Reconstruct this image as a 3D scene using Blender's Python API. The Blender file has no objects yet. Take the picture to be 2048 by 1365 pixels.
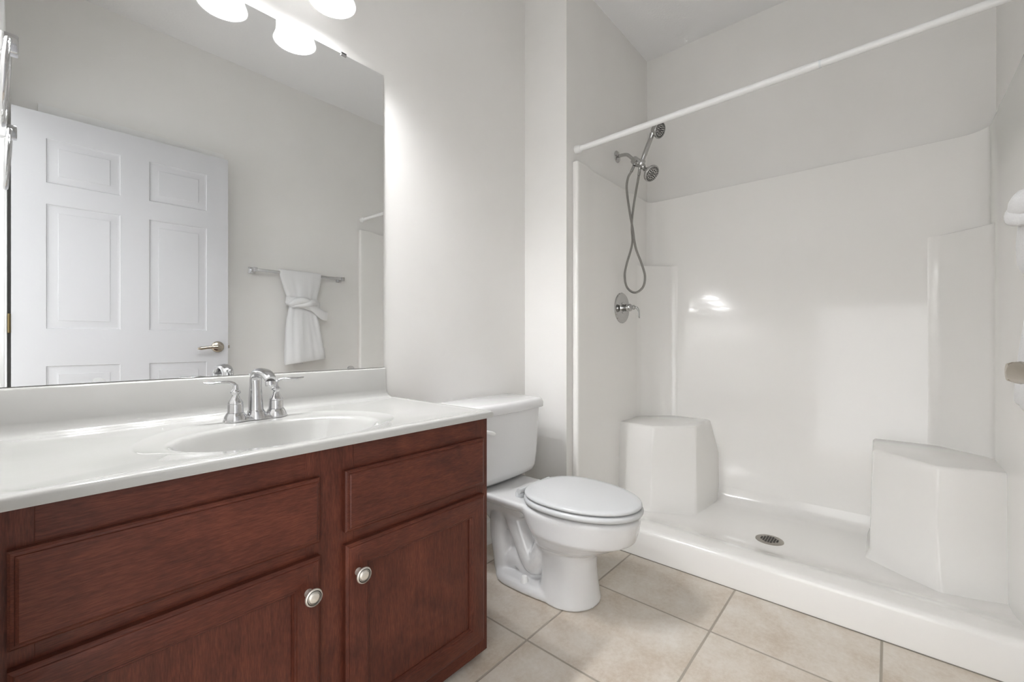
import bpy, bmesh, math, random
from mathutils import Vector, Matrix

random.seed(7)
C = bpy.context.scene.collection
SC = bpy.context.scene
PI = math.pi

# ------------------------------------------------------------------ camera
cam_d = bpy.data.cameras.new('camera')
cam = bpy.data.objects.new('camera', cam_d)
C.objects.link(cam)
cam.location = (0, 0, 0.96)
cam.rotation_euler = (math.radians(90), 0, math.radians(41.014 - 90))
cam_d.sensor_width = 36
cam_d.lens = 866.94 / 2048 * 36
cam_d.shift_y = -1.31 / 2048
cam_d.clip_start = 0.005
SC.camera = cam

# ------------------------------------------------------------------ world, exposure
SC.view_settings.view_transform = 'Standard'
SC.view_settings.look = 'None'
SC.view_settings.gamma = 1
SC.view_settings.use_curve_mapping = False
SC.view_settings.exposure = 0.76
world = bpy.data.worlds.new('world')
SC.world = world
world.use_nodes = True
world.node_tree.nodes['Background'].inputs[0].default_value = (0.98, 0.99, 1.0, 1)
world.node_tree.nodes['Background'].inputs[1].default_value = 1.75
SC.cycles.max_bounces = 14
SC.cycles.diffuse_bounces = 8
SC.cycles.glossy_bounces = 8
SC.cycles.use_denoising = True
SC.cycles.sample_clamp_indirect = 6

BULB_X = (0.21, 0.43, 0.65)
BULB_Y, RIM_Z = 1.304, 2.009
BULB_POWER = 17.0

# ------------------------------------------------------------------ room measures
D = 1.4466       # back wall (mirror wall)
XL = -0.035      # left wall, with the doorway the camera stands in
XW = 1.767       # wing wall face
YP = 1.185       # plumbing wall of the shower
XS = 2.698       # drywall behind the shower
YO = -0.339      # opposite wall
ZC = 2.768       # ceiling


# ================================================================== materials
def principled(name, col, rough=0.5, metal=0.0, coat=0.0, spec=0.5, emis=None, estr=0.0, trans=0.0, ior=1.45, sss=0.0):
    m = bpy.data.materials.new(name)
    m.use_nodes = True
    b = m.node_tree.nodes['Principled BSDF']
    b.inputs['Base Color'].default_value = (*col, 1)
    b.inputs['Roughness'].default_value = rough
    b.inputs['Metallic'].default_value = metal
    b.inputs['Coat Weight'].default_value = coat
    b.inputs['Coat Roughness'].default_value = 0.03
    b.inputs['Specular IOR Level'].default_value = spec
    b.inputs['IOR'].default_value = ior
    b.inputs['Transmission Weight'].default_value = trans
    if emis:
        b.inputs['Emission Color'].default_value = (*emis, 1)
        b.inputs['Emission Strength'].default_value = estr
    return m


def nd(m, kind, **kw):
    n = m.node_tree.nodes.new(kind)
    for k, v in kw.items():
        setattr(n, k, v)
    return n


def lk(m, a, b):
    m.node_tree.links.new(a, b)


def bump_noise(m, scale=200, strength=0.1, dist=0.001, detail=3, coord='Object', stretch=None):
    b = m.node_tree.nodes['Principled BSDF']
    tc = nd(m, 'ShaderNodeTexCoord')
    n = nd(m, 'ShaderNodeTexNoise')
    n.inputs['Scale'].default_value = scale
    n.inputs['Detail'].default_value = detail
    if stretch:
        mp = nd(m, 'ShaderNodeMapping')
        mp.inputs['Scale'].default_value = stretch
        lk(m, tc.outputs[coord], mp.inputs[0])
        lk(m, mp.outputs[0], n.inputs['Vector'])
    else:
        lk(m, tc.outputs[coord], n.inputs['Vector'])
    bp = nd(m, 'ShaderNodeBump')
    bp.inputs['Strength'].default_value = strength
    bp.inputs['Distance'].default_value = dist
    lk(m, n.outputs[0], bp.inputs['Height'])
    lk(m, bp.outputs[0], b.inputs['Normal'])
    return n


def mottle(m, c1, c2, scale, detail=4, lo=0.35, hi=0.65, stretch=(1, 1, 1), coord='Object', distort=0.0):
    b = m.node_tree.nodes['Principled BSDF']
    tc = nd(m, 'ShaderNodeTexCoord')
    mp = nd(m, 'ShaderNodeMapping')
    mp.inputs['Scale'].default_value = stretch
    n = nd(m, 'ShaderNodeTexNoise')
    n.inputs['Scale'].default_value = scale
    n.inputs['Detail'].default_value = detail
    n.inputs['Distortion'].default_value = distort
    r = nd(m, 'ShaderNodeValToRGB')
    r.color_ramp.elements[0].position = lo
    r.color_ramp.elements[1].position = hi
    r.color_ramp.elements[0].color = (*c1, 1)
    r.color_ramp.elements[1].color = (*c2, 1)
    lk(m, tc.outputs[coord], mp.inputs[0])
    lk(m, mp.outputs[0], n.inputs['Vector'])
    lk(m, n.outputs[0], r.inputs[0])
    lk(m, r.outputs[0], b.inputs['Base Color'])
    return r


WALL = principled('wall_paint', (0.75, 0.742, 0.72), 0.5, spec=0.3)
mottle(WALL, (0.775, 0.764, 0.742), (0.795, 0.785, 0.765), 3.0)
bump_noise(WALL, 260, 0.10, 0.0008)
CEIL = principled('ceiling_paint', (0.80, 0.80, 0.805), 0.8, spec=0.2)
bump_noise(CEIL, 90, 0.25, 0.003, 5)
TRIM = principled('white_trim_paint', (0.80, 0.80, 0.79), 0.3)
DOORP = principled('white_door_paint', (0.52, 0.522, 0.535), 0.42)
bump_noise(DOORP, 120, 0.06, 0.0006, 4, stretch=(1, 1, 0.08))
FIBER = principled('gelcoat', (0.85, 0.838, 0.812), 0.14, coat=0.3)
bump_noise(FIBER, 5, 0.05, 0.004, 1)
MARBLE = principled('cultured_marble', (0.78, 0.78, 0.76), 0.13, coat=0.4)
mottle(MARBLE, (0.43, 0.427, 0.408), (0.455, 0.452, 0.435), 4.0)
PORC = principled('porcelain', (0.72, 0.72, 0.72), 0.1, coat=0.5)
SEATP = principled('seat_plastic', (0.60, 0.61, 0.615), 0.22)
CHROME = principled('chrome', (0.60, 0.60, 0.61), 0.05, metal=1)
CHROME2 = principled('shower_chrome', (0.50, 0.495, 0.485), 0.08, metal=1)
HOSEM = principled('hose_steel', (0.36, 0.35, 0.335), 0.25, metal=1)
NICKEL = principled('satin_nickel', (0.48, 0.43, 0.36), 0.25, metal=1)
KNOBM = principled('brushed_pale_nickel', (0.72, 0.68, 0.62), 0.35, metal=0.75)
KNOBD = principled('dark_groove', (0.10, 0.09, 0.08), 0.4, metal=0.8)
DARK = principled('dark_gap', (0.012, 0.012, 0.014), 0.7)
DRAINM = principled('steel_grate', (0.42, 0.39, 0.35), 0.42, metal=0.9)
WHITEP = principled('white_plastic', (0.82, 0.82, 0.81), 0.28)
GREYP = principled('rod_inner_tube', (0.72, 0.74, 0.75), 0.35)
CLEARP = principled('clear_plastic', (0.86, 0.87, 0.87), 0.15, trans=0.15)
ACRYL = principled('frosted_acrylic_bar', (0.80, 0.80, 0.78), 0.2, trans=0.25)
BRASS = principled('aged_brass', (0.16, 0.12, 0.06), 0.4, metal=1)
TOWEL = principled('terry_cloth', (0.72, 0.72, 0.72), 0.95, spec=0.1)
bump_noise(TOWEL, 420, 0.7, 0.0025, 4)
MIRROR = principled('mirror_glass', (0.90, 0.91, 0.91), 0.0, metal=1)
MEDGE = principled('mirror_edge', (0.09, 0.10, 0.09), 0.3)
SHADE = principled('frosted_shade', (0.9, 0.9, 0.9), 0.4, emis=(0.98, 0.99, 1.0), estr=0.34)


def frosted(m, f):
    """thin frosted glass: part of the light passes straight through"""
    b = m.node_tree.nodes['Principled BSDF']
    out = [n for n in m.node_tree.nodes if n.type == 'OUTPUT_MATERIAL'][0]
    tr = nd(m, 'ShaderNodeBsdfTransparent')
    mx = nd(m, 'ShaderNodeMixShader')
    mx.inputs[0].default_value = f
    lk(m, b.outputs[0], mx.inputs[1])
    lk(m, tr.outputs[0], mx.inputs[2])
    lk(m, mx.outputs[0], out.inputs['Surface'])


frosted(SHADE, 0.03)
BULBM = principled('lit_bulb_glass', (0.9, 0.9, 0.9), 0.3, emis=(1, 0.98, 0.95), estr=2.0)
frosted(BULBM, 0.8)
CAULK = principled('grey_caulk', (0.22, 0.20, 0.17), 0.8)


# ribs along the shower hose
def hose_ribs(m):
    b = m.node_tree.nodes['Principled BSDF']
    tc = nd(m, 'ShaderNodeTexCoord')
    w = nd(m, 'ShaderNodeTexWave', wave_type='BANDS', bands_direction='Z')
    w.inputs['Scale'].default_value = 110
    lk(m, tc.outputs['Object'], w.inputs['Vector'])
    bp = nd(m, 'ShaderNodeBump')
    bp.inputs['Strength'].default_value = 0.8
    bp.inputs['Distance'].default_value = 0.001
    lk(m, w.outputs[1], bp.inputs['Height'])
    lk(m, bp.outputs[0], b.inputs['Normal'])


hose_ribs(HOSEM)


# stained cherry / maple, grain along the given axis
def wood(name, axis):
    m = principled(name, (0.12, 0.035, 0.022), 0.42, coat=0.05, spec=0.3)
    b = m.node_tree.nodes['Principled BSDF']
    tc = nd(m, 'ShaderNodeTexCoord')
    mp = nd(m, 'ShaderNodeMapping')
    s = [70, 70, 70]
    s['xyz'.index(axis)] = 7
    mp.inputs['Scale'].default_value = s
    n1 = nd(m, 'ShaderNodeTexNoise')
    n1.inputs['Scale'].default_value = 1.0
    n1.inputs['Detail'].default_value = 7
    n1.inputs['Roughness'].default_value = 0.62
    n1.inputs['Distortion'].default_value = 0.5
    mp2 = nd(m, 'ShaderNodeMapping')
    s2 = [620, 620, 620]
    s2['xyz'.index(axis)] = 60
    mp2.inputs['Scale'].default_value = s2
    n2 = nd(m, 'ShaderNodeTexNoise')
    n2.inputs['Scale'].default_value = 1.0
    n2.inputs['Detail'].default_value = 3
    n3 = nd(m, 'ShaderNodeTexNoise')
    n3.inputs['Scale'].default_value = 7.0
    n3.inputs['Detail'].default_value = 3
    n3.inputs['Distortion'].default_value = 1.2
    for mpx in (mp, mp2):
        lk(m, tc.outputs['Object'], mpx.inputs[0])
    lk(m, mp.outputs[0], n1.inputs['Vector'])
    lk(m, mp2.outputs[0], n2.inputs['Vector'])
    lk(m, tc.outputs['Object'], n3.inputs['Vector'])
    a1 = nd(m, 'ShaderNodeMath', operation='MULTIPLY_ADD')
    a1.inputs[1].default_value = 0.50
    lk(m, n2.outputs[0], a1.inputs[0])
    a2 = nd(m, 'ShaderNodeMath', operation='MULTIPLY')
    a2.inputs[1].default_value = 0.34
    lk(m, n1.outputs[0], a2.inputs[0])
    lk(m, a2.outputs[0], a1.inputs[2])
    a3 = nd(m, 'ShaderNodeMath', operation='MULTIPLY_ADD')
    a3.inputs[1].default_value = 0.36
    lk(m, n3.outputs[0], a3.inputs[0])
    lk(m, a1.outputs[0], a3.inputs[2])
    r = nd(m, 'ShaderNodeValToRGB')
    e = r.color_ramp.elements
    e[0].position = 0.45
    e[0].color = (0.054, 0.0135, 0.0082, 1)
    e[1].position = 0.80
    e[1].color = (0.145, 0.040, 0.0215, 1)
    k = r.color_ramp.elements.new(0.62)
    k.color = (0.091, 0.0235, 0.0132, 1)
    lk(m, a3.outputs[0], r.inputs[0])
    lk(m, r.outputs[0], b.inputs['Base Color'])
    bp = nd(m, 'ShaderNodeBump')
    bp.inputs['Strength'].default_value = 0.15
    bp.inputs['Distance'].default_value = 0.0006
    lk(m, n2.outputs[0], bp.inputs['Height'])
    lk(m, bp.outputs[0], b.inputs['Normal'])
    return m


WOODH = wood('cherry_wood_grain_across', 'x')
WOODV = wood('cherry_wood_grain_upright', 'z')


# floor tile: pitch 0.429, lines through x=1.078 and y=0.446
def tile_mat():
    m = principled('floor_tile', (0.6, 0.53, 0.45), 0.42)
    b = m.node_tree.nodes['Principled BSDF']
    tc = nd(m, 'ShaderNodeTexCoord')
    sp = nd(m, 'ShaderNodeSeparateXYZ')
    lk(m, tc.outputs['Object'], sp.inputs[0])
    P = 0.429
    outs, cells = [], []
    for ax, off in ((0, 1.078), (1, 0.446)):
        s = nd(m, 'ShaderNodeMath', operation='SUBTRACT')
        s.inputs[1].default_value = off
        lk(m, sp.outputs[ax], s.inputs[0])
        d = nd(m, 'ShaderNodeMath', operation='DIVIDE')
        d.inputs[1].default_value = P
        lk(m, s.outputs[0], d.inputs[0])
        pp = nd(m, 'ShaderNodeMath', operation='PINGPONG')
        pp.inputs[1].default_value = 0.5
        lk(m, d.outputs[0], pp.inputs[0])
        outs.append(pp)
        fl = nd(m, 'ShaderNodeMath', operation='FLOOR')
        lk(m, d.outputs[0], fl.inputs[0])
        cells.append(fl)
    mn = nd(m, 'ShaderNodeMath', operation='MINIMUM')
    lk(m, outs[0].outputs[0], mn.inputs[0])
    lk(m, outs[1].outputs[0], mn.inputs[1])
    gr = nd(m, 'ShaderNodeMapRange')
    gr.inputs['From Min'].default_value = 0.0055
    gr.inputs['From Max'].default_value = 0.0095
    lk(m, mn.outputs[0], gr.inputs['Value'])
    # each tile its own patch of mottling
    cb = nd(m, 'ShaderNodeCombineXYZ')
    for i in (0, 1):
        k = nd(m, 'ShaderNodeMath', operation='MULTIPLY')
        k.inputs[1].default_value = 3.7 + i
        lk(m, cells[i].outputs[0], k.inputs[0])
        lk(m, k.outputs[0], cb.inputs[i])
    add = nd(m, 'ShaderNodeVectorMath', operation='ADD')
    lk(m, tc.outputs['Object'], add.inputs[0])
    lk(m, cb.outputs[0], add.inputs[1])
    n1 = nd(m, 'ShaderNodeTexNoise')
    n1.inputs['Scale'].default_value = 6
    n1.inputs['Detail'].default_value = 6
    n1.inputs['Roughness'].default_value = 0.6
    n2 = nd(m, 'ShaderNodeTexNoise')
    n2.inputs['Scale'].default_value = 70
    n2.inputs['Detail'].default_value = 6
    n2.inputs['Roughness'].default_value = 0.7
    lk(m, add.outputs[0], n1.inputs['Vector'])
    lk(m, add.outputs[0], n2.inputs['Vector'])
    mx = nd(m, 'ShaderNodeMath', operation='MULTIPLY_ADD')
    mx.inputs[1].default_value = 0.35
    lk(m, n2.outputs[0], mx.inputs[0])
    h = nd(m, 'ShaderNodeMath', operation='MULTIPLY')
    h.inputs[1].default_value = 0.65
    lk(m, n1.outputs[0], h.inputs[0])
    lk(m, h.outputs[0], mx.inputs[2])
    r = nd(m, 'ShaderNodeValToRGB')
    e = r.color_ramp.elements
    e[0].position = 0.36
    e[0].color = (0.50, 0.42, 0.335, 1)
    e[1].position = 0.66
    e[1].color = (0.68, 0.64, 0.58, 1)
    k = e.new(0.5)
    k.color = (0.60, 0.54, 0.465, 1)
    lk(m, mx.outputs[0], r.inputs[0])
    mix = nd(m, 'ShaderNodeMixRGB')
    mix.inputs[1].default_value = (0.36, 0.32, 0.265, 1)
    lk(m, gr.outputs[0], mix.inputs[0])
    lk(m, r.outputs[0], mix.inputs[2])
    lk(m, mix.outputs[0], b.inputs['Base Color'])
    bp = nd(m, 'ShaderNodeBump')
    bp.inputs['Strength'].default_value = 0.6
    bp.inputs['Distance'].default_value = 0.002
    lk(m, gr.outputs[0], bp.inputs['Height'])
    lk(m, bp.outputs[0], b.inputs['Normal'])
    rr = nd(m, 'ShaderNodeMapRange')
    rr.inputs['To Min'].default_value = 0.85
    rr.inputs['To Max'].default_value = 0.42
    lk(m, gr.outputs[0], rr.inputs['Value'])
    lk(m, rr.outputs[0], b.inputs['Roughness'])
    return m


TILE = tile_mat()


# ================================================================== mesh helpers
def build(name, bm, mats, parent=None, smooth=35, loc=None, rot=None, recalc=True):
    if recalc:
        bmesh.ops.recalc_face_normals(bm, faces=bm.faces)
    me = bpy.data.meshes.new(name)
    bm.to_mesh(me)
    bm.free()
    if not isinstance(mats, (list, tuple)):
        mats = [mats]
    for m in mats:
        me.materials.append(m)
    if smooth:
        me.polygons.foreach_set('use_smooth', [True] * len(me.polygons))
        me.set_sharp_from_angle(angle=math.radians(smooth))
    o = bpy.data.objects.new(name, me)
    C.objects.link(o)
    if parent:
        o.parent = parent
    if loc:
        o.location = loc
    if rot:
        o.rotation_euler = rot
    return o


def thing(name, label, cat, loc=(0, 0, 0), rot=(0, 0, 0), group=None):
    o = bpy.data.objects.new(name, None)
    C.objects.link(o)
    o.location = loc
    o.rotation_euler = rot
    o.empty_display_size = 0.05
    o['label'] = label
    o['category'] = cat
    if group:
        o['group'] = group
    return o


def tag(o, label, cat, group=None):
    o['label'] = label
    o['category'] = cat
    if group:
        o['group'] = group
    return o


def structure(o, label=None, cat=None):
    o['kind'] = 'structure'
    if label:
        o['label'] = label
    if cat:
        o['category'] = cat
    return o


def box(bm, x0, y0, z0, x1, y1, z1, bev=0.0, seg=2, mi=0):
    v = [bm.verts.new(p) for p in ((x0, y0, z0), (x1, y0, z0), (x1, y1, z0), (x0, y1, z0), (x0, y0, z1), (x1, y0, z1), (x1, y1, z1), (x0, y1, z1))]
    fs = [bm.faces.new([v[i] for i in q]) for q in ((0, 3, 2, 1), (4, 5, 6, 7), (0, 1, 5, 4), (1, 2, 6, 5), (2, 3, 7, 6), (3, 0, 4, 7))]
    for f in fs:
        f.material_index = mi
    if bev:
        es = list({e for f in fs for e in f.edges})
        r = bmesh.ops.bevel(bm, geom=es, offset=bev, segments=seg, affect='EDGES', profile=0.5)
        for f in r['faces']:
            f.material_index = mi
    return fs


def loft(bm, rings, closed=True, cap0=True, cap1=True, mi=0):
    """rings: list of equal-length point lists"""
    vr = [[bm.verts.new(p) for p in r] for r in rings]
    n = len(vr[0])
    for a, b in zip(vr[:-1], vr[1:]):
        for i in range(n if closed else n - 1):
            j = (i + 1) % n
            f = bm.faces.new((a[i], a[j], b[j], b[i]))
            f.material_index = mi
    if cap0 and closed:
        bm.faces.new(list(reversed(vr[0]))).material_index = mi
    if cap1 and closed:
        bm.faces.new(vr[-1]).material_index = mi
    return vr


def frame(axis):
    a = Vector(axis).normalized()
    u = a.orthogonal().normalized()
    return a, u, a.cross(u)


def lathe(bm, prof, origin=(0, 0, 0), axis=(0, 0, 1), n=32, mi=0, cap0=True, cap1=True):
    """prof: list of (radius, distance along axis)"""
    a, u, w = frame(axis)
    o = Vector(origin)
    rings = []
    for r, t in prof:
        r = max(r, 1e-5)
        rings.append([o + a * t + (u * math.cos(2 * PI * i / n) + w * math.sin(2 * PI * i / n)) * r for i in range(n)])
    return loft(bm, rings, True, cap0, cap1, mi)


def catmull(pts, k=8):
    P = [Vector(p) for p in pts]
    out = []
    for i in range(len(P) - 1):
        p0 = P[max(i - 1, 0)]
        p1, p2 = P[i], P[i + 1]
        p3 = P[min(i + 2, len(P) - 1)]
        for j in range(k):
            t = j / k
            out.append(0.5 * ((2 * p1) + (-p0 + p2) * t + (2 * p0 - 5 * p1 + 4 * p2 - p3) * t * t + (-p0 + 3 * p1 - 3 * p2 + p3) * t ** 3))
    out.append(P[-1])
    return out


def sweep(bm, pts, rad, n=16, up=(0, 0, 1), flat=None, k=8, mi=0, spline=True):
    """tube along pts; rad number or list per control point; flat: list (wide factor, thin factor) per control point"""
    m = len(pts)
    path = catmull(pts, k) if spline else [Vector(p) for p in pts]
    N = len(path)

    def lerp(lst, t):
        x = t * (m - 1)
        i = min(int(x), m - 2)
        f = x - i
        a, b = lst[i], lst[i + 1]
        if isinstance(a, (tuple, list)):
            return [p * (1 - f) + q * f for p, q in zip(a, b)]
        return a * (1 - f) + b * f
    rings = []
    U = Vector(up)
    side = None
    for i, p in enumerate(path):
        t = i / (N - 1)
        tan = (path[min(i + 1, N - 1)] - path[max(i - 1, 0)]).normalized()
        s = tan.cross(U)
        if side is not None:
            s = side - tan * side.dot(tan)
        elif s.length < 1e-3:
            s = tan.orthogonal()
        s.normalize()
        side = s
        w = s.cross(tan).normalized()
        r = lerp(rad, t) if isinstance(rad, (list, tuple)) else rad
        fa, fb = lerp(flat, t) if flat else (1, 1)
        rings.append([p + (s * math.cos(2 * PI * j / n) * fa + w * math.sin(2 * PI * j / n) * fb) * r for j in range(n)])
    return loft(bm, rings, True, True, True, mi)


def rings_panel(bm, x0, z0, x1, z1, y, prof, mi_h=0, mi_v=0, mi_c=0, sgn=-1):
    """nested rectangular rings in a plane facing -y (sgn=-1) ; prof: (inset, outward) pairs; last ring is filled"""
    prev = None
    for ins, out in prof:
        yy = y + sgn * out
        cur = [bm.verts.new(p) for p in ((x0 + ins, yy, z0 + ins), (x1 - ins, yy, z0 + ins), (x1 - ins, yy, z1 - ins), (x0 + ins, yy, z1 - ins))]
        if prev:
            for i in range(4):
                j = (i + 1) % 4
                f = bm.faces.new((prev[i], prev[j], cur[j], cur[i]))
                f.material_index = mi_h if i in (0, 2) else mi_v
        prev = cur
    f = bm.faces.new(prev)
    f.material_index = mi_c


def egg(cx, cy, a, yf, yb, z, n=48, pf=2.0, pb=2.6):
    """egg outline: half width a, front at yf (smaller y), back at yb, widest at cy"""
    out = []
    for i in range(n):
        t = 2 * PI * i / n
        c, s = math.cos(t), math.sin(t)
        if s < 0:
            p, b = pf, cy - yf
        else:
            p, b = pb, yb - cy
        x = a * math.copysign(abs(c) ** (2 / p), c)
        y = b * math.copysign(abs(s) ** (2 / p), s)
        out.append((cx + x, cy + y, z))
    return out


def rrect(x0, y0, x1, y1, r, z, k=6, bow=0.0):
    out = []
    for cx, cy, a0 in ((x1 - r, y0 + r, -90), (x1 - r, y1 - r, 0), (x0 + r, y1 - r, 90), (x0 + r, y0 + r, 180)):
        for i in range(k + 1):
            a = math.radians(a0 + 90 * i / k)
            out.append([cx + r * math.cos(a), cy + r * math.sin(a), z])
    # extra points along the front so that it can bow out
    m = 10
    for i in range(1, m):
        t = i / m
        out.append([x0 + r + (x1 - x0 - 2 * r) * t, y0, z])
    if bow:
        xm = (x0 + x1) / 2
        hw = (x1 - x0) / 2
        for p in out:
            if p[1] < (y0 + y1) / 2:
                p[1] -= bow * (1 - ((p[0] - xm) / hw) ** 2)
    return [tuple(p) for p in out]


# ================================================================== room shell
def wall_obj(name, parts, mat=WALL, bev=0.0, sm=0):
    bm = bmesh.new()
    for p in parts:
        box(bm, *p)
    o = build(name, bm, mat, smooth=sm)
    return structure(o)


T = 0.1
wall_obj('floor', [(-1.3, YO - T, -0.05, XS + T, D + T, 0.0)], TILE)
wall_obj('ceiling', [(XL - T, YO - T, ZC, XS + T, D + T, ZC + 0.05)], CEIL)
wall_obj('wall_back', [(XL - T, D, 0, XW, D + T, ZC)])
wall_obj('wall_wing', [(XW, YP, 0, XS, D + T, ZC)])
wall_obj('wall_right', [(XS, YO - T, 0, XS + T, D + T, ZC)])
wall_obj('wall_front', [(XL - T, YO - T, 0, XS, YO, ZC)])
DY0, DY1, DZ = -0.222, 0.63, 2.075      # doorway in the left wall
wall_obj('wall_left', [(XL - T, YO, 0, XL, DY0, ZC), (XL - T, DY1, 0, XL, D, ZC), (XL - T, DY0, DZ, XL, DY1, ZC)])

bm = bmesh.new()
cw = 0.06
for xx0, xx1 in ((XL, XL + 0.015), (XL - T - 0.015, XL - T)):
    box(bm, xx0, DY0 - cw, 0, xx1, DY0 - 0.002, DZ + cw, 0.003)
    box(bm, xx0, DY1 + 0.002, 0, xx1, DY1 + cw, DZ + cw, 0.003)
    box(bm, xx0, DY0 - 0.002, DZ + 0.002, xx1, DY1 + 0.002, DZ + cw, 0.003)
box(bm, XL - T, DY0 - 0.001, 0, XL, DY0 + 0.006, DZ)
box(bm, XL - T, DY1 - 0.006, 0, XL, DY1 + 0.001, DZ)
box(bm, XL - T, DY0, DZ - 0.006, XL, DY1, DZ + 0.001)
structure(build('trim_1', bm, TRIM, smooth=30))


def baseboard(name, p0, p1, nrm):
    """profile extruded from p0 to p1 (xy), sticking out along nrm"""
    prof = [(0, 0), (0.030, 0), (0.029, 0.008), (0.024, 0.015), (0.0155, 0.019), (0.014, 0.022), (0.014, 0.082), (0.011, 0.089), (0.012, 0.094), (0.006, 0.104), (0, 0.108)]
    bm = bmesh.new()
    r = [[(p[0] + nrm[0] * a, p[1] + nrm[1] * a, z) for a, z in prof] for p in (p0, p1)]
    loft(bm, r)
    return structure(build(name, bm, TRIM, smooth=40))


baseboard('baseboard_back', (0.945, D), (XW, D), (0, -1))
baseboard('baseboard_wing', (XW, D), (XW, YP - 0.03), (-1, 0))
baseboard('baseboard_front', (0.885, YO), (1.818, YO), (0, 1))
baseboard('baseboard_left', (XL, D), (XL, DY1 + cw), (1, 0))

# second door in the opposite wall, behind the open door
def closet_door():
    x0, x1, zt, y = 0.08, 0.882, 2.146, YO
    bm = bmesh.new()
    w = 0.06
    prof = [(0, 0.001), (0, 0.017), (0.008, 0.018), (0.03, 0.014), (0.052, 0.012), (w, 0.008), (w, 0.001)]
    for a, b, c, d in ((x0, x0 + w, 0, 1), (x1, x1 - w, 0, 1)):
        s = 1 if b > a else -1
        loft(bm, [[(a + s * i, y + o, 0) for i, o in prof], [(a + s * i, y + o, zt - i) for i, o in prof]])
    loft(bm, [[(x0 + i, y + o, zt - i) for i, o in prof], [(x1 - i, y + o, zt - i) for i, o in prof]])
    o = structure(build('door_2', bm, TRIM, smooth=40))
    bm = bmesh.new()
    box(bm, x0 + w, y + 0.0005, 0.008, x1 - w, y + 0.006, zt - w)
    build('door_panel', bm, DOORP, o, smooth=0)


closet_door()


# the open six panel door
def room_door():
    ang = math.atan2(0.043, 0.870)
    W, H0, H1 = 0.871, 0.012, 2.065
    bm = bmesh.new()
    xs = [0, 0.112, 0.381, 0.499, 0.763, W]
    zs = [H0, 0.235, 0.834, 1.017, 1.626, 1.729, 1.945, H1]
    pc, pr = (1, 3), (1, 3, 5)
    prof = [(0, 0), (0.003, -0.004), (0.008, -0.0055), (0.011, -0.0055), (0.040, -0.0012), (0.0413, 0.0004)]
    th = 0.035
    for face_y, sg in ((0.0, 1), (-th, -1)):
        for i in range(5):
            for j in range(7):
                if i in pc and j in pr:
                    rings_panel(bm, xs[i], zs[j], xs[i + 1], zs[j + 1], face_y, prof, sgn=sg)
                else:
                    bm.faces.new([bm.verts.new(p) for p in ((xs[i], face_y, zs[j]), (xs[i + 1], face_y, zs[j]), (xs[i + 1], face_y, zs[j + 1]), (xs[i], face_y, zs[j + 1]))])
    for a, b, c, d in (((0, H0), (W, H0), 0, 0), ((W, H0), (W, H1), 0, 0), ((W, H1), (0, H1), 0, 0), ((0, H1), (0, H0), 0, 0)):
        bm.faces.new([bm.verts.new(p) for p in ((a[0], 0, a[1]), (b[0], 0, b[1]), (b[0], -th, b[1]), (a[0], -th, a[1]))])
    bmesh.ops.remove_doubles(bm, verts=bm.verts, dist=0.00005)
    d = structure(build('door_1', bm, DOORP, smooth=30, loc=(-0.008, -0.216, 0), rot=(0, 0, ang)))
    # lever handle
    lx, lz = 0.817, 0.921
    bm = bmesh.new()
    lathe(bm, [(0.033, 0), (0.033, 0.004), (0.031, 0.008), (0.024, 0.011), (0.014, 0.014), (0.0125, 0.03), (0.012, 0.046)], (lx, 0, lz), (0, 1, 0), 36)
    sweep(bm, [(lx + 0.004, 0.055, lz), (lx - 0.012, 0.057, lz), (lx - 0.035, 0.058, lz - 0.001), (lx - 0.065, 0.057, lz - 0.004), (lx - 0.092, 0.055, lz - 0.008), (lx - 0.108, 0.052, lz - 0.008)],
          [0.0115, 0.0125, 0.0105, 0.0085, 0.0095, 0.005], 16, flat=[(1, 1.0), (1, 1.1), (0.8, 1), (0.7, 1), (0.6, 1), (0.6, 1)])
    lathe(bm, [(0.0125, 0.04), (0.0125, 0.062), (0.0105, 0.066)], (lx, 0, lz), (0, 1, 0), 24)
    h = build('lever_handle', bm, NICKEL, d, smooth=50)
    h['label'] = 'satin nickel lever handle'
    bm = bmesh.new()
    lathe(bm, [(0.0022, 0), (0.0022, 0.0006)], (lx + 0.0125, 0.056, lz + 0.003), (1, 0.3, 0), 10)
    build('set_screw', bm, DARK, h, smooth=0)
    bm = bmesh.new()
    box(bm, W - 0.001, -0.029, lz - 0.028, W + 0.0012, -0.006, lz + 0.028, 0.0005)
    box(bm, W, -0.023, lz - 0.009, W + 0.012, -0.012, lz + 0.009, 0.002)
    build('latch_bolt', bm, NICKEL, d, smooth=30)
    for hz in (0.22, 1.04, 1.86):
        bm = bmesh.new()
        lathe(bm, [(0.0045, -0.045), (0.0055, -0.04), (0.0055, 0.04), (0.0045, 0.045)], (-0.006, 0.0, hz), (0, 0, 1), 14)
        box(bm, -0.006, -0.03, hz - 0.044, -0.0005, -0.001, hz + 0.044)
        build('hinge', bm, BRASS, d, smooth=40)
    return d


room_door()


# ================================================================== vanity cabinet
CX0, CX1, CYF, CYB = XL + 0.004, 0.942, 0.920, D - 0.002
CZ0, CZ1 = 0.026, 0.727


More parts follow.
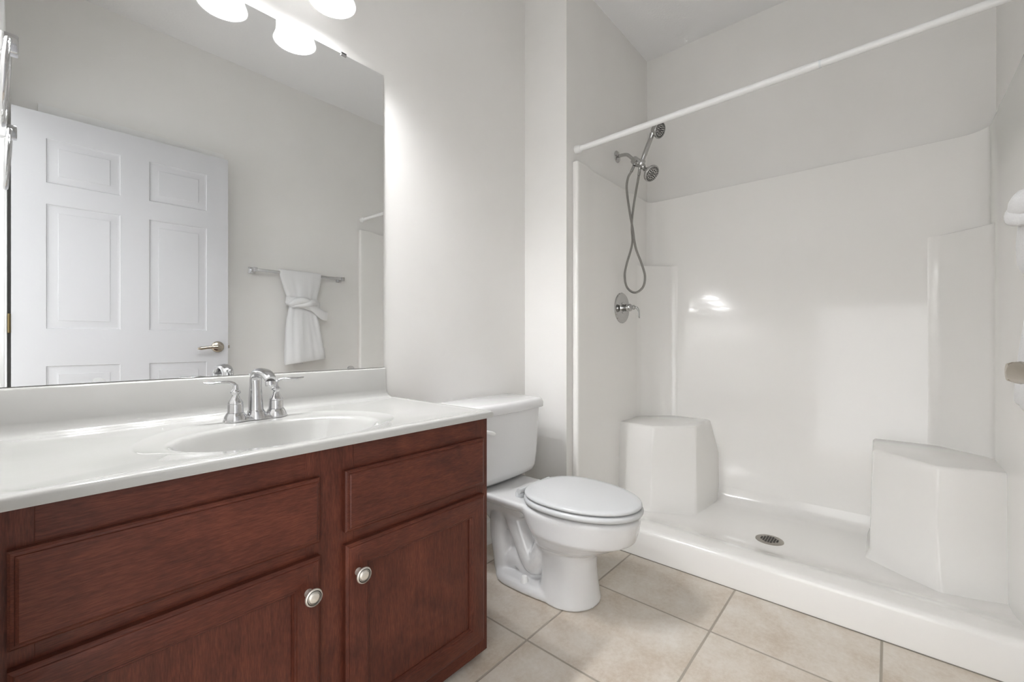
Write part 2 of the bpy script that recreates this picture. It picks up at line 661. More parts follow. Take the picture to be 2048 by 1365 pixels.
def vanity():
    v = thing('vanity_cabinet', 'dark cherry wood bathroom vanity cabinet under the white sink top', 'cabinet', (0, 0, 0))
    bm = bmesh.new()
    box(bm, CX0, CYF + 0.019, CZ0, CX0 + 0.016, CYB, CZ1)
    box(bm, CX1 - 0.016, CYF + 0.019, CZ0, CX1, CYB, CZ1)
    box(bm, CX0 + 0.016, CYF + 0.019, CZ0, CX1 - 0.016, CYB, CZ0 + 0.016)
    box(bm, CX0 + 0.016, CYB - 0.006, CZ0 + 0.016, CX1 - 0.016, CYB, CZ1)
    box(bm, CX1 - 0.016, CYF + 0.045, 0.0, CX1, CYB, CZ0)
    build('body', bm, WOODV, v, smooth=0)
    bm = bmesh.new()
    y0, y1 = CYF, CYF + 0.019
    st = [(CX0, 0.02), (0.40, 0.508), (0.892, CX1)]
    for a, b in st:
        box(bm, a, y0, CZ0, b, y1, CZ1, 0.0006, 1, mi=1)
    for a, b in ((st[0][1], st[1][0]), (st[1][1], st[2][0])):
        for z0, z1 in ((CZ0, 0.095), (0.485, 0.552), (0.65, CZ1)):
            box(bm, a, y0, z0, b, y1, z1, 0.0, mi=0)
    build('face_frame', bm, [WOODH, WOODV], v, smooth=0)
    bm = bmesh.new()
    box(bm, CX0, CYF + 0.06, 0.0, CX1 - 0.017, CYF + 0.075, CZ0)
    build('toe_kick', bm, WOODH, v, smooth=0)
    # drawer fronts
    dprof = [(0, 0), (0, 0.011), (0.003, 0.0135), (0.0065, 0.0145), (0.0075, 0.0170), (0.011, 0.019), (0.0135, 0.019)]
    for x0, x1 in ((-0.006, 0.426), (0.482, 0.9165)):
        bm = bmesh.new()
        rings_panel(bm, x0, 0.533, x1, 0.670, CYF - 0.0005, dprof, 0, 0, 0)
        build('drawer', bm, WOODH, v, smooth=22)
    oprof = [(0, 0), (0, 0.012), (0.0025, 0.0145), (0.006, 0.016), (0.007, 0.0178), (0.010, 0.019), (0.050, 0.019), (0.052, 0.0165), (0.055, 0.0165), (0.0585, 0.011), (0.0585, 0.009)]
    for x0, x1, kx in ((-0.006, 0.426, 0.398), (0.482, 0.9165, 0.509)):
        bm = bmesh.new()
        rings_panel(bm, x0, 0.073, x1, 0.505, CYF - 0.0005, oprof, 1, 0, 0)
        dr = build('door', bm, [WOODV, WOODH], v, smooth=22)
        bm = bmesh.new()
        yk = CYF - 0.0195
        lathe(bm, [(0.0085, 0), (0.0075, 0.003), (0.0055, 0.008), (0.0055, 0.014), (0.009, 0.018), (0.0165, 0.021), (0.0178, 0.0235), (0.0172, 0.0262), (0.0148, 0.0272)],
              (kx, yk, 0.440), (0, -1, 0), 40, 0, True, False)
        lathe(bm, [(0.0148, 0.0272), (0.0138, 0.0258), (0.0128, 0.0258)], (kx, yk, 0.440), (0, -1, 0), 40, 1, False, False)
        lathe(bm, [(0.0128, 0.0258), (0.0122, 0.0276), (0.0114, 0.0280)], (kx, yk, 0.440), (0, -1, 0), 40, 0, False, False)
        lathe(bm, [(0.0114, 0.0280), (0.0108, 0.0268)], (kx, yk, 0.440), (0, -1, 0), 40, 1, False, False)
        lathe(bm, [(0.0108, 0.0268), (0.0098, 0.0284), (0.006, 0.0292), (0.0001, 0.0295)], (kx, yk, 0.440), (0, -1, 0), 40, 0, False, True)
        kb = build('knob', bm, [KNOBM, KNOBD], dr, smooth=60)
        kb['label'] = 'round pale nickel knob'
    return v


vanity()


# ------------------------------------------------------------------ sink top
def sink_top():
    zt, zb = 0.748, 0.7285
    x0, x1, y0, y1 = XL + 0.003, 0.948, 0.899, D - 0.001
    cx, cy = 0.432, 1.095
    s = thing('vanity_sink', 'glossy white vanity top with moulded oval sink and backsplash', 'sink')
    N = 128
    corner = [math.atan2(y - cy, x - cx) % (2 * PI) for x, y in ((x1, y0), (x1, y1), (x0, y1), (x0, y0))]
    th = sorted([2 * PI * i / N for i in range(N)] + corner)

    def rect(t, ins):
        c, sn = math.cos(t), math.sin(t)
        k = []
        if c > 1e-9:
            k.append((x1 - ins - cx) / c)
        if c < -1e-9:
            k.append((x0 + ins - cx) / c)
        if sn > 1e-9:
            k.append((y1 - ins - cy) / sn)
        if sn < -1e-9:
            k.append((y0 + ins - cy) / sn)
        k = min(k)
        return cx + c * k, cy + sn * k

    def ell(t, a, bf, bb):
        c, sn = math.cos(t), math.sin(t)
        b = bb if sn > 0 else bf
        # same polar direction
        k = 1 / math.sqrt((c / a) ** 2 + (sn / b) ** 2)
        return cx + c * k, cy + sn * k
    rings = []
    for ins, z in ((0.012, zb), (0.001, zb), (0.0, zb + 0.004), (0.0, zt - 0.006), (0.002, zt - 0.002), (0.006, zt), (0.018, zt + 0.0006), (0.026, zt - 0.001), (0.031, zt - 0.0015)):
        rings.append([(*rect(t, ins), z) for t in th])
    for a, bf, bb, dz in ((0.284, 0.163, 0.262, 0.0015), (0.279, 0.161, 0.257, 0.0022), (0.272, 0.159, 0.250, 0.0045), (0.235, 0.157, 0.172, 0.0055), (0.229, 0.155, 0.160, 0.006), (0.224, 0.152, 0.154, 0.008), (0.220, 0.149, 0.151, 0.013),
                          (0.215, 0.145, 0.147, 0.024), (0.205, 0.138, 0.140, 0.045), (0.188, 0.127, 0.128, 0.075), (0.155, 0.105, 0.106, 0.105), (0.105, 0.075, 0.075, 0.124), (0.05, 0.04, 0.04, 0.132), (0.024, 0.024, 0.024, 0.134)):
        rings.append([(*ell(t, a, bf, bb), zt - dz) for t in th])
    bm = bmesh.new()
    loft(bm, rings, True, False, True)
    build('countertop', bm, MARBLE, s, smooth=50)
    # drain ring at the bottom of the bowl
    bm = bmesh.new()
    lathe(bm, [(0.0225, 0), (0.022, 0.0025), (0.017, 0.003), (0.015, 0.001), (0.014, 0.006), (0.0001, 0.007)], (cx, cy, zt - 0.134), (0, 0, 1), 28)
    build('drain_stopper', bm, CHROME, s, smooth=40)
    # backsplash with a cove at its foot
    bm = bmesh.new()
    zs = 0.8565
    yb = D - 0.0008
    prof = [(yb, zt - 0.003), (yb, zs), (yb - 0.014, zs), (yb - 0.018, zs - 0.0015), (yb - 0.020, zs - 0.005), (yb - 0.0205, zt + 0.030), (yb - 0.022, zt + 0.016), (yb - 0.027, zt + 0.006), (yb - 0.036, zt + 0.0014), (yb - 0.046, zt - 0.0006), (yb - 0.056, zt - 0.0014), (yb - 0.060, zt - 0.003)]
    xr = [(XL + 0.003, 0)] + [(0.915, 0), (0.9185, 1)]
    rr = []
    for x, e in ((XL + 0.003, 0), (0.914, 0), (0.9175, 0.3), (0.9185, 1)):
        ring = []
        for y, z in prof:
            fl = max(0.0, (zt + 0.03 - z) / 0.03) ** 2
            ring.append((x + (0.012 * fl if x > 0.9 else 0), y + (0.0015 * e if y < yb - 0.01 and z > zt + 0.02 else 0), z))
        rr.append(ring)
    loft(bm, rr)
    build('backsplash', bm, MARBLE, s, smooth=45)
    return s


sink_top()


# ------------------------------------------------------------------ faucet
def faucet():
    z0 = 0.7442
    fx, fy = 0.440, 1.318
    f = thing('sink_faucet', 'chrome two-handle faucet standing on the white sink top', 'faucet', (fx, fy, z0))
    bm = bmesh.new()
    n = 64

    def plate(k, z):
        out = []
        for i in range(n):
            t = 2 * PI * i / n
            # two end discs joined by a waist: radius grows at the ends
            c, sn = math.cos(t), math.sin(t)
            x = 0.080 * math.copysign(abs(c) ** 0.85, c)
            y = (0.019 + 0.0085 * min(1, abs(x) / 0.05) ** 2 + 0.006 * math.exp(-(x / 0.018) ** 2)) * math.copysign(abs(sn) ** 0.75, sn)
            ex = 0.080 - abs(x)
            out.append((x * (1 - k / 0.080), y * (1 - k / 0.027), z))
        return out
    loft(bm, [plate(0, 0), plate(-0.0005, 0.002), plate(0.002, 0.006), plate(0.006, 0.010), plate(0.009, 0.012)])
    for sx in (-1, 1):
        lathe(bm, [(0.0275, 0.0), (0.028, 0.004), (0.0262, 0.012), (0.0215, 0.020), (0.0205, 0.022)], (sx * 0.0508, 0, 0), (0, 0, 1), 36)
    lathe(bm, [(0.026, 0.0), (0.0255, 0.008), (0.0225, 0.016), (0.021, 0.020)], (0, 0, 0), (0, 0, 1), 36)
    build('base_plate', bm, CHROME, f, smooth=50)
    # handles
    for sx in (-1, 1):
        bm = bmesh.new()
        lathe(bm, [(0.0178, 0.0215), (0.0178, 0.0228), (0.0192, 0.0235), (0.0185, 0.028), (0.0178, 0.044), (0.0172, 0.046), (0.0178, 0.0475), (0.0172, 0.050), (0.0135, 0.057), (0.0095, 0.064), (0.0078, 0.069), (0.0078, 0.071),
                   (0.0115, 0.0745), (0.0122, 0.0775), (0.0115, 0.0805), (0.0082, 0.083), (0.0072, 0.086), (0.0062, 0.094), (0.0055, 0.098)], (sx * 0.0508, 0, 0), (0, 0, 1), 32)
        hub = build('handle', bm, CHROME, f, smooth=50)
        bm = bmesh.new()
        yd = -0.010 if sx > 0 else 0.0
        b0 = sx * 0.0508
        sweep(bm, [(b0, 0, 0.092), (b0 + sx * 0.004, 0, 0.099), (b0 + sx * 0.015, yd * 0.2, 0.1045), (b0 + sx * 0.034, yd * 0.6, 0.1055), (b0 + sx * 0.056, yd, 0.105), (b0 + sx * 0.072, yd * 1.2, 0.107)],
              [0.0058, 0.0055, 0.0050, 0.0065, 0.0072, 0.0030], 16, flat=[(1, 1), (1, 1), (1, 0.8), (1.1, 0.5), (1.15, 0.45), (1, 0.5)])
        build('lever', bm, CHROME, hub, smooth=60)
    # spout: flattened column that arches forward
    bm = bmesh.new()
    sweep(bm, [(0, 0.004, 0.016), (0, 0.005, 0.030), (0, 0.006, 0.060), (0, 0.006, 0.092), (0, 0.001, 0.117), (0, -0.020, 0.130), (0, -0.050, 0.131), (0, -0.082, 0.124), (0, -0.104, 0.112)],
          [0.0195, 0.0185, 0.0172, 0.0152, 0.0150, 0.0152, 0.0150, 0.0146, 0.0135], 28, up=(1, 0, 0),
          flat=[(1, 1), (1, 1), (1, 0.98), (0.95, 0.98), (0.8, 1.05), (0.62, 1.15), (0.60, 1.2), (0.72, 1.1), (0.85, 1)])
    lathe(bm, [(0.0125, 0), (0.0125, 0.010), (0.0105, 0.011), (0.0098, 0.008)], (0, -0.098, 0.108), (0, -0.18, -1), 24)
    lathe(bm, [(0.0215, 0.018), (0.0205, 0.022), (0.0190, 0.024)], (0, 0.004, 0), (0, 0, 1), 32)
    build('spout', bm, CHROME, f, smooth=50)
    bm = bmesh.new()
    lathe(bm, [(0.0022, 0.015), (0.0022, 0.112), (0.0058, 0.115), (0.0066, 0.120), (0.0050, 0.125), (0.0001, 0.127)], (0, 0.026, 0), (0, 0, 1), 18)
    build('lift_rod', bm, CHROME, f, smooth=50)
    return f


faucet()


# ------------------------------------------------------------------ mirror
def mirror():
    x0, x1, z0, z1 = XL + 0.003, 0.916, 0.8585, 1.961
    y0, y1 = D - 0.0057, D - 0.0005
    m = thing('wall_mirror', 'large frameless rectangular wall mirror above the white backsplash', 'mirror', (0, 0, 0))
    bm = bmesh.new()
    v = [bm.verts.new(p) for p in ((x0, y0, z0), (x1, y0, z0), (x1, y0, z1), (x0, y0, z1), (x0, y1, z0), (x1, y1, z0), (x1, y1, z1), (x0, y1, z1))]
    for q, mi in (((0, 1, 2, 3), 0), ((4, 7, 6, 5), 1), ((0, 4, 5, 1), 1), ((1, 5, 6, 2), 1), ((2, 6, 7, 3), 1), ((3, 7, 4, 0), 1)):
        bm.faces.new([v[i] for i in q]).material_index = mi
    build('glass', bm, [MIRROR, MEDGE], m, smooth=0, recalc=True)
    for x, z, up, mat in ((0.758, z1, 1, CHROME), (0.12, z1, 1, CHROME), (0.785, z0, -1, CHROME), (0.135, z0, -1, CLEARP)):
        bm = bmesh.new()
        if up > 0:
            box(bm, x - 0.010, y0 - 0.0035, z - 0.006, x + 0.010, y0 - 0.0003, z + 0.005, 0.001)
            box(bm, x - 0.010, y0 - 0.0035, z + 0.0003, x + 0.010, y1, z + 0.005, 0.0008)
        else:
            w = 0.012
            ring = []
            for i in range(13):
                a = PI * i / 12
                ring.append((x + w * math.cos(a), z + 0.001 + 0.010 * math.sin(a)))
            loft(bm, [[(px, y0 - 0.003, pz) for px, pz in ring], [(px, y0 - 0.0003, pz) for px, pz in ring]])
        c = build('mirror_clip', bm, mat, m, smooth=30)
        c['label'] = 'small chrome mirror clip' if mat is CHROME else 'small clear plastic mirror clip'
    return m


mirror()


# ------------------------------------------------------------------ vanity light
def vanity_light():
    f = thing('vanity_light', 'vanity light with frosted white bell shades above the mirror', 'lamp', (0.43, D, 2.2))
    bm = bmesh.new()
    box(bm, -0.29, -0.022, -0.02, 0.29, -0.0005, 0.075, 0.006, 3)
    build('back_plate', bm, CHROME, f, smooth=35)
    for bx in BULB_X:
        x, y = bx - 0.43, BULB_Y - D
        zr = RIM_Z - 2.2
        bm = bmesh.new()
        sweep(bm, [(x, -0.02, 0.025), (x, -0.07, 0.038), (x, y, 0.020), (x, y, -0.012)], 0.007, 12)
        lathe(bm, [(0.024, -0.045), (0.026, -0.03), (0.022, -0.012), (0.008, -0.004)], (x, y, 0), (0, 0, 1), 24)
        build('arm', bm, CHROME, f, smooth=50)
        out = [(0.0685, 0), (0.0672, 0.004), (0.0640, 0.012), (0.0605, 0.024), (0.0590, 0.038), (0.0590, 0.060), (0.0575, 0.085), (0.052, 0.110), (0.042, 0.130), (0.028, 0.145), (0.022, 0.150)]
        inn = [(r - 0.003, z) for r, z in reversed(out[:-1])]
        bm = bmesh.new()
        lathe(bm, out + [(0.019, 0.147)] + inn + [out[0]], (x, y, zr), (0, 0, 1), 48, 0, False, False)
        bmesh.ops.remove_doubles(bm, verts=bm.verts, dist=1e-5)
        sh = build('lamp_shade', bm, SHADE, f, smooth=60)
        bm = bmesh.new()
        lathe(bm, [(0.0001, 0.020), (0.014, 0.024), (0.025, 0.036), (0.028, 0.050), (0.024, 0.068), (0.016, 0.090), (0.013, 0.105), (0.013, 0.135)], (x, y, zr), (0, 0, 1), 24)
        build('bulb', bm, BULBM, f, smooth=60)
        ld = bpy.data.lights.new('bulb_light', 'POINT')
        ld.energy = BULB_POWER
        ld.color = (0.975, 0.985, 1.0)
        ld.shadow_soft_size = 0.030
        lo = bpy.data.objects.new('bulb_light', ld)
        C.objects.link(lo)
        lo.location = (bx, BULB_Y, RIM_Z + 0.050)
    return f


vanity_light()


# ------------------------------------------------------------------ towel ring on the left wall
def towel_ring():
    y, z = 1.191, 1.490
    r = thing('towel_ring', 'chrome towel ring on the left wall beside the mirror', 'towel ring', (XL, y, z))
    bm = bmesh.new()
    box(bm, 0.0003, -0.021, -0.0175, 0.008, 0.021, 0.0175, 0.002)
    box(bm, 0.007, -0.013, -0.015, 0.041, 0.013, 0.0175, 0.003)
    build('mount', bm, CHROME, r, smooth=30)
    bm = bmesh.new()
    R, rr = 0.073, 0.0048
    n, k = 64, 14
    rings = []
    for i in range(n):
        a = 2 * PI * i / n
        c = Vector((0.029 - 0.004 * (1 - math.cos(a)), R * 0.98 * math.sin(a), -R + 0.004 + R * math.cos(a)))
        rad = Vector((0, math.sin(a), math.cos(a)))
        rings.append([bm.verts.new(c + (rad * math.cos(2 * PI * j / k) + Vector((1, 0, 0)) * math.sin(2 * PI * j / k)) * rr) for j in range(k)])
    for i in range(n):
        for j in range(k):
            bm.faces.new((rings[i][j], rings[(i + 1) % n][j], rings[(i + 1) % n][(j + 1) % k], rings[i][(j + 1) % k]))
    build('ring', bm, CHROME, r, smooth=60)
    return r


towel_ring()


# ================================================================== toilet
def toilet():
    cx = 1.380
    t = thing('toilet', 'white two-piece toilet with closed lid between vanity and shower', 'toilet', (0, 0, 0))
    # ---- bowl, pedestal, trapway, foot fused into one porcelain body
    bm = bmesh.new()
    secs = [(0.000, 0.108, 0.800, 1.02), (0.004, 0.113, 0.793, 1.02), (0.020, 0.111, 0.797, 1.02), (0.06, 0.104, 0.803, 1.01), (0.12, 0.097, 0.808, 1.01), (0.17, 0.095, 0.806, 1.02), (0.190, 0.099, 0.795, 1.03), (0.203, 0.116, 0.768, 1.04),
            (0.220, 0.132, 0.735, 1.03), (0.240, 0.147, 0.700, 1.035), (0.255, 0.158, 0.675, 1.04), (0.264, 0.1655, 0.655, 1.045), (0.300, 0.167, 0.643, 1.07), (0.335, 0.170, 0.637, 1.09), (0.346, 0.168, 0.640, 1.09), (0.351, 0.160, 0.650, 1.08)]
    loft(bm, [egg(cx, (0.60 * yb + 0.40 * yf) if z > 0.18 else 0.5 * (yf + yb), a, yf, yb, z, 56) for z, a, yf, yb in secs])
    # deck behind the bowl, carrying the tank
    dk = [(0.185, 0.055, 1.12, 1.27), (0.25, 0.075, 1.10, 1.33), (0.300, 0.105, 1.02, 1.375), (0.318, 0.135, 1.0, 1.40), (0.335, 0.145, 1.0, 1.405), (0.349, 0.142, 1.0, 1.405)]
    loft(bm, [rrect(cx - a, yf, cx + a, yb, 0.03, z) for z, a, yf, yb in dk])
    # foot
    ft = [(0.0, 0.112, 0.83, 1.225), (0.004, 0.122, 0.82, 1.235), (0.018, 0.124, 0.82, 1.237), (0.030, 0.118, 0.83, 1.232), (0.036, 0.104, 0.84, 1.222)]
    loft(bm, [egg(cx, 1.12, a, yf, yb, z, 56, 2.6, 2.4) for z, a, yf, yb in ft])
    body = build('bowl', bm, PORC, t, smooth=60)
    # trapway humps, unequal so that the side shows the S bend
    bm2 = bmesh.new()
    bm2.from_mesh(body.data)
    for sx in (-1, 1):
        x = cx + sx * 0.040
        sweep(bm2, [(x, 0.985, 0.20), (x, 1.015, 0.125), (x, 1.045, 0.085), (x, 1.075, 0.115), (x, 1.115, 0.195), (x, 1.15, 0.262), (x, 1.19, 0.285), (x, 1.222, 0.24), (x, 1.228, 0.17), (x, 1.215, 0.10), (x, 1.20, 0.02)],
              [0.046, 0.044, 0.040, 0.042, 0.046, 0.046, 0.046, 0.046, 0.044, 0.044, 0.046], 18, up=(1, 0, 0), k=6)
        sweep(bm2, [(x - sx * 0.012, 1.06, 0.02), (x - sx * 0.012, 1.11, 0.070), (x - sx * 0.012, 1.15, 0.075), (x - sx * 0.012, 1.19, 0.03)], [0.030, 0.040, 0.042, 0.036], 18, up=(1, 0, 0), k=6)
    box(bm2, cx - 0.035, 0.99, 0.02, cx + 0.035, 1.22, 0.28)
    bm2.to_mesh(body.data)
    bm2.free()
    rm = body.modifiers.new('fuse', 'REMESH')
    rm.mode = 'VOXEL'
    rm.voxel_size = 0.0045
    rm.use_smooth_shade = True
    sm = body.modifiers.new('smooth', 'SMOOTH')
    sm.factor = 0.6
    sm.iterations = 9
    # ---- seat and lid
    yf, yb, yc = 0.633, 1.072, 0.885

    def slab(z0, z1, a, yf, yb, r, dome=0.0):
        prof = [(r, 0), (r * 0.3, r * 0.25), (0, r * 0.9), (0, (z1 - z0) - r), (r * 0.3, (z1 - z0) - r * 0.35), (r, (z1 - z0))]
        rs = [egg(cx, yc, a - i, yf + i, yb - i, z0 + h, 64, 2.0, 2.45) for i, h in prof]
        if dome:
            for q in (0.02, 0.05, 0.10, 0.15):
                rs.append(egg(cx, yc, a - r - q, yf + r + q, yb - r - q, z1 + dome * (1 - (1 - q / 0.15) ** 2), 64, 2.0, 2.45))
        return rs
    bm = bmesh.new()
    # seat ring with its opening
    o = slab(0.3585, 0.3785, 0.176, yf - 0.004, yb, 0.008)
    inner = [egg(cx, 0.865, 0.112, 0.715, 1.01, z, 64) for z in (0.3765, 0.360)]
    rs = o + inner
    vr = loft(bm, rs, True, False, False)
    n = len(vr[0])
    for i in range(n):
        j = (i + 1) % n
        bm.faces.new((vr[-1][i], vr[-1][j], vr[0][j], vr[0][i]))
    build('seat', bm, SEATP, t, smooth=50)
    bm = bmesh.new()
    loft(bm, slab(0.3825, 0.3955, 0.172, yf + 0.001, yb - 0.002, 0.0062, 0.004))
    build('lid', bm, SEATP, t, smooth=50)
    for bx, by in ((-0.12, 0.80), (0.12, 0.80), (-0.12, 0.98), (0.12, 0.98)):
        bm = bmesh.new()
        box(bm, cx + bx - 0.010, by - 0.02, 0.3505, cx + bx + 0.010, by + 0.02, 0.3595)
        build('bumper', bm, SEATP, t, smooth=0)
    for sx in (-1, 1):
        bm = bmesh.new()
        x = cx + sx * 0.075
        lathe(bm, [(0.019, 0.0), (0.019, 0.012), (0.016, 0.018), (0.010, 0.021)], (x, 1.092, 0.349), (0, 0, 1), 24)
        sweep(bm, [(x - 0.024, 1.080, 0.376), (x + 0.024, 1.080, 0.376)], 0.010, 16, k=2)
        build('seat_hinge', bm, SEATP, t, smooth=50)
        bm = bmesh.new()
        lathe(bm, [(0.016, 0.0), (0.0135, 0.014), (0.010, 0.022), (0.0001, 0.0245)], (cx + sx * 0.095, 1.055, 0.034), (0, 0, 1), 24)
        bc = build('bolt_cap', bm, WHITEP, t, smooth=50)
    # ---- tank
    bm = bmesh.new()
    tk = [(0.358, 0.165, 1.262, 1.400, 0.03), (0.362, 0.185, 1.245, 1.415, 0.035), (0.374, 0.203, 1.232, 1.424, 0.036), (0.395, 0.212, 1.226, 1.428, 0.036), (0.45, 0.216, 1.222, 1.430, 0.034), (0.56, 0.221, 1.218, 1.432, 0.032), (0.655, 0.225, 1.215, 1.433, 0.03)]
    loft(bm, [rrect(cx - a, yf2, cx + a, yb2, r, z, 6, 0.012) for z, a, yf2, yb2, r in tk])
    build('tank', bm, PORC, t, smooth=60)
    bm = bmesh.new()
    ld = [(0.6555, 0.232, 1.204, 1.436, 0.030), (0.658, 0.236, 1.200, 1.438, 0.032), (0.678, 0.237, 1.199, 1.438, 0.033), (0.690, 0.234, 1.202, 1.436, 0.032), (0.697, 0.228, 1.208, 1.431, 0.030), (0.700, 0.215, 1.222, 1.418, 0.028)]
    loft(bm, [rrect(cx - a, yf2, cx + a, yb2, r, z, 6, 0.014) for z, a, yf2, yb2, r in ld])
    build('tank_lid', bm, PORC, t, smooth=60)
    bm = bmesh.new()
    lathe(bm, [(0.015, 0), (0.015, 0.006), (0.009, 0.010), (0.009, 0.016)], (cx - 0.190, 1.2135, 0.602), (0, -1, 0), 20)
    sweep(bm, [(cx - 0.190, 1.198, 0.602), (cx - 0.165, 1.190, 0.600), (cx - 0.135, 1.187, 0.590), (cx - 0.118, 1.188, 0.584)], [0.007, 0.0075, 0.009, 0.006], 14, flat=[(1, 1), (0.8, 1), (0.6, 1), (0.6, 1)])
    h = build('flush_lever', bm, WHITEP, t, smooth=50)
    # supply stop and hose by the wall
    bm = bmesh.new()
    lathe(bm, [(0.022, 0), (0.021, 0.003), (0.007, 0.005), (0.007, 0.045)], (cx - 0.17, D - 0.0005, 0.16), (0, -1, 0), 20)
    lathe(bm, [(0.011, 0), (0.011, 0.03)], (cx - 0.17, D - 0.05, 0.15), (0, 0, 1), 16)
    sweep(bm, [(cx - 0.17, D - 0.05, 0.17), (cx - 0.172, D - 0.06, 0.24), (cx - 0.165, D - 0.09, 0.31), (cx - 0.16, D - 0.10, 0.364)], 0.005, 10)
    build('supply_valve', bm, CHROME, t, smooth=50)
    return t


toilet()


# ================================================================== shower stall
PX, PYL, PYR, PXF = 2.665, 1.155, -0.309, 1.820      # panel planes and flange front


def stall():
    s = thing('shower_stall', 'white moulded fibreglass shower stall filling the right end', 'shower', (0, 0, 0))
    # ---- surround panels
    inner = []
    rl, rr_ = 0.05, 0.085
    inner += [(PXF, YP - 0.0008), (PXF, PYL + 0.012)]
    for i in range(1, 5):
        a = PI / 2 * i / 5
        inner.append((PXF + 0.012 * (1 - math.cos(a)), PYL + 0.012 * (1 - math.sin(a))))
    for x in (PXF + 0.012, 1.85, 1.88, 1.90, 1.92, 1.94, 1.96, 1.98, 2.0, 2.1, 2.4, PX - rl):
        inner.append((x, PYL))
    for i in range(1, 9):
        a = PI / 2 * i / 8
        inner.append((PX - rl + rl * math.sin(a), PYL - rl + rl * math.cos(a)))
    for i in range(0, 9):
        a = PI / 2 * i / 8
        inner.append((PX - rr_ + rr_ * math.cos(a), PYR + rr_ - rr_ * math.sin(a)))
    for x in (2.4, 2.1, 2.0, 1.98, 1.96, 1.94, 1.92, 1.90, 1.88, 1.85, PXF + 0.012):
        inner.append((x, PYR))
    for i in range(1, 5):
        a = PI / 2 * i / 5
        inner.append((PXF + 0.012 * (1 - math.sin(PI / 2 - a) ** 1 * 0 - math.sin(a) * 0) - 0.012 * math.sin(a), PYR - 0.012 * (1 - math.cos(a))))
    inner += [(PXF, PYR - 0.012), (PXF, YO + 0.0008)]

    def ztop(x):
        t = min(max((1.99 - x) / 0.10, 0), 1)
        return 1.836 + 0.012 * t * t * (3 - 2 * t)

    def nrm(i):
        a = Vector(inner[max(i - 1, 0)])
        b = Vector(inner[min(i + 1, len(inner) - 1)])
        d = (b - a).normalized()
        return Vector((-d.y, d.x)) if True else d
    bm = bmesh.new()
    ctr = Vector((2.2, 0.42))
    off = []
    for i, p in enumerate(inner):
        nn = nrm(i)
        pv = Vector(p)
        if (ctr - pv).dot(nn) > 0:
            nn = -nn
        if p[0] <= PXF + 0.004:
            nn = Vector((1, 0))
        off.append(nn)

    def clampv(x, y):
        return (min(x, XS - 0.0008), min(max(y, YO + 0.0008), YP - 0.0008))
    rows = []
    for ins, dz in ((0, None), (0, -0.006), (0.002, -0.0018), (0.006, 0.0), (0.05, 0.0)):
        row = []
        for p, nn in zip(inner, off):
            q = clampv(p[0] + nn.x * ins, p[1] + nn.y * ins)
            z = 0.03 if dz is None else ztop(p[0]) + dz
            row.append((q[0], q[1], z))
        rows.append(row)
    loft(bm, rows, False)
    build('surround_panel', bm, FIBER, s, smooth=40)
    # ---- pan with threshold
    prof = [(PXF + 0.0, 0.0015), (PXF, 0.106), (PXF + 0.003, 0.115), (PXF + 0.009, 0.1215), (PXF + 0.018, 0.1245), (PXF + 0.030, 0.125), (1.905, 0.1225), (1.925, 0.120), (1.950, 0.1135), (1.980, 0.104), (2.020, 0.089), (2.060, 0.075), (2.105, 0.0625),
            (2.15, 0.053), (2.20, 0.0465), (2.27, 0.0435), (2.40, 0.046), (2.55, 0.0505), (2.60, 0.053), (2.625, 0.058), (2.645, 0.070), (2.658, 0.092), (PX, 0.125)]
    bm = bmesh.new()
    ys = [YO + 0.001, PYR, -0.22, -0.1, 0.1, 0.3, 0.413, 0.52, 0.7, 0.9, 1.06, PYL, YP - 0.001]
    rows = []
    for y in ys:
        e = max(0, (abs(y - 0.423) - 0.45) / 0.28)
        rows.append([(x, y, z + 0.010 * e * e * min(1, max(0, (x - 1.965) / 0.12)) * min(1, max(0, (2.66 - x) / 0.06))) for x, z in prof])
    loft(bm, rows, False)
    build('shower_pan', bm, FIBER, s, smooth=50)
    bm = bmesh.new()
    box(bm, PXF - 0.0025, YO + 0.001, 0.0, PXF + 0.002, YP - 0.001, 0.0028)
    build('caulk_line', bm, CAULK, s, smooth=0)

    # ---- corner seats
    def seat(polys, name):
        bm = bmesh.new()
        vr = loft(bm, polys, True, False, True)
        m = len(polys[0])
        ed = []
        for e in bm.edges:
            v0, v1 = e.verts
            if v0 in vr[-1] and v1 in vr[-1]:
                ed.append(e)
            for q in range(m):
                col = [r[q] for r in vr]
                if v0 in col and v1 in col:
                    ed.append(e)
        bmesh.ops.bevel(bm, geom=ed, offset=0.014, segments=4, affect='EDGES', profile=0.5)
        return build(name, bm, FIBER, s, smooth=50)
    zt = 0.497
    e = 0.02
    L = [[(2.232, PYL + e), (2.212, 0.972), (2.345, 0.762), (PX + e, 0.722), (PX + e, PYL + e)],
         [(2.252, PYL + e), (2.236, 0.962), (2.392, 0.778), (PX + e, 0.735), (PX + e, PYL + e)],
         [(2.258, PYL + e), (2.244, 0.960), (2.402, 0.780), (PX + e, 0.738), (PX + e, PYL + e)],
         [(2.268, PYL + e), (2.256, 0.957), (2.412, 0.781), (PX + e, 0.788), (PX + e, PYL + e)]]
    zz = (0.040, 0.078, 0.315, zt)
    seat([[(x, y, z) for x, y in r] for r, z in zip(L, zz)], 'corner_seat')
    R = [[(2.230, PYR - e), (2.190, -0.142), (2.350, 0.078), (PX + e, 0.084), (PX + e, PYR - e)],
         [(2.250, PYR - e), (2.208, -0.136), (2.385, 0.062), (PX + e, 0.068), (PX + e, PYR - e)],
         [(2.260, PYR - e), (2.216, -0.133), (2.396, 0.056), (PX + e, 0.063), (PX + e, PYR - e)],
         [(2.268, PYR - e), (2.222, -0.130), (2.402, 0.052), (PX + e, 0.059), (PX + e, PYR - e)]]
    seat([[(x, y, z) for x, y in r] for r, z in zip(R, zz)], 'corner_seat')

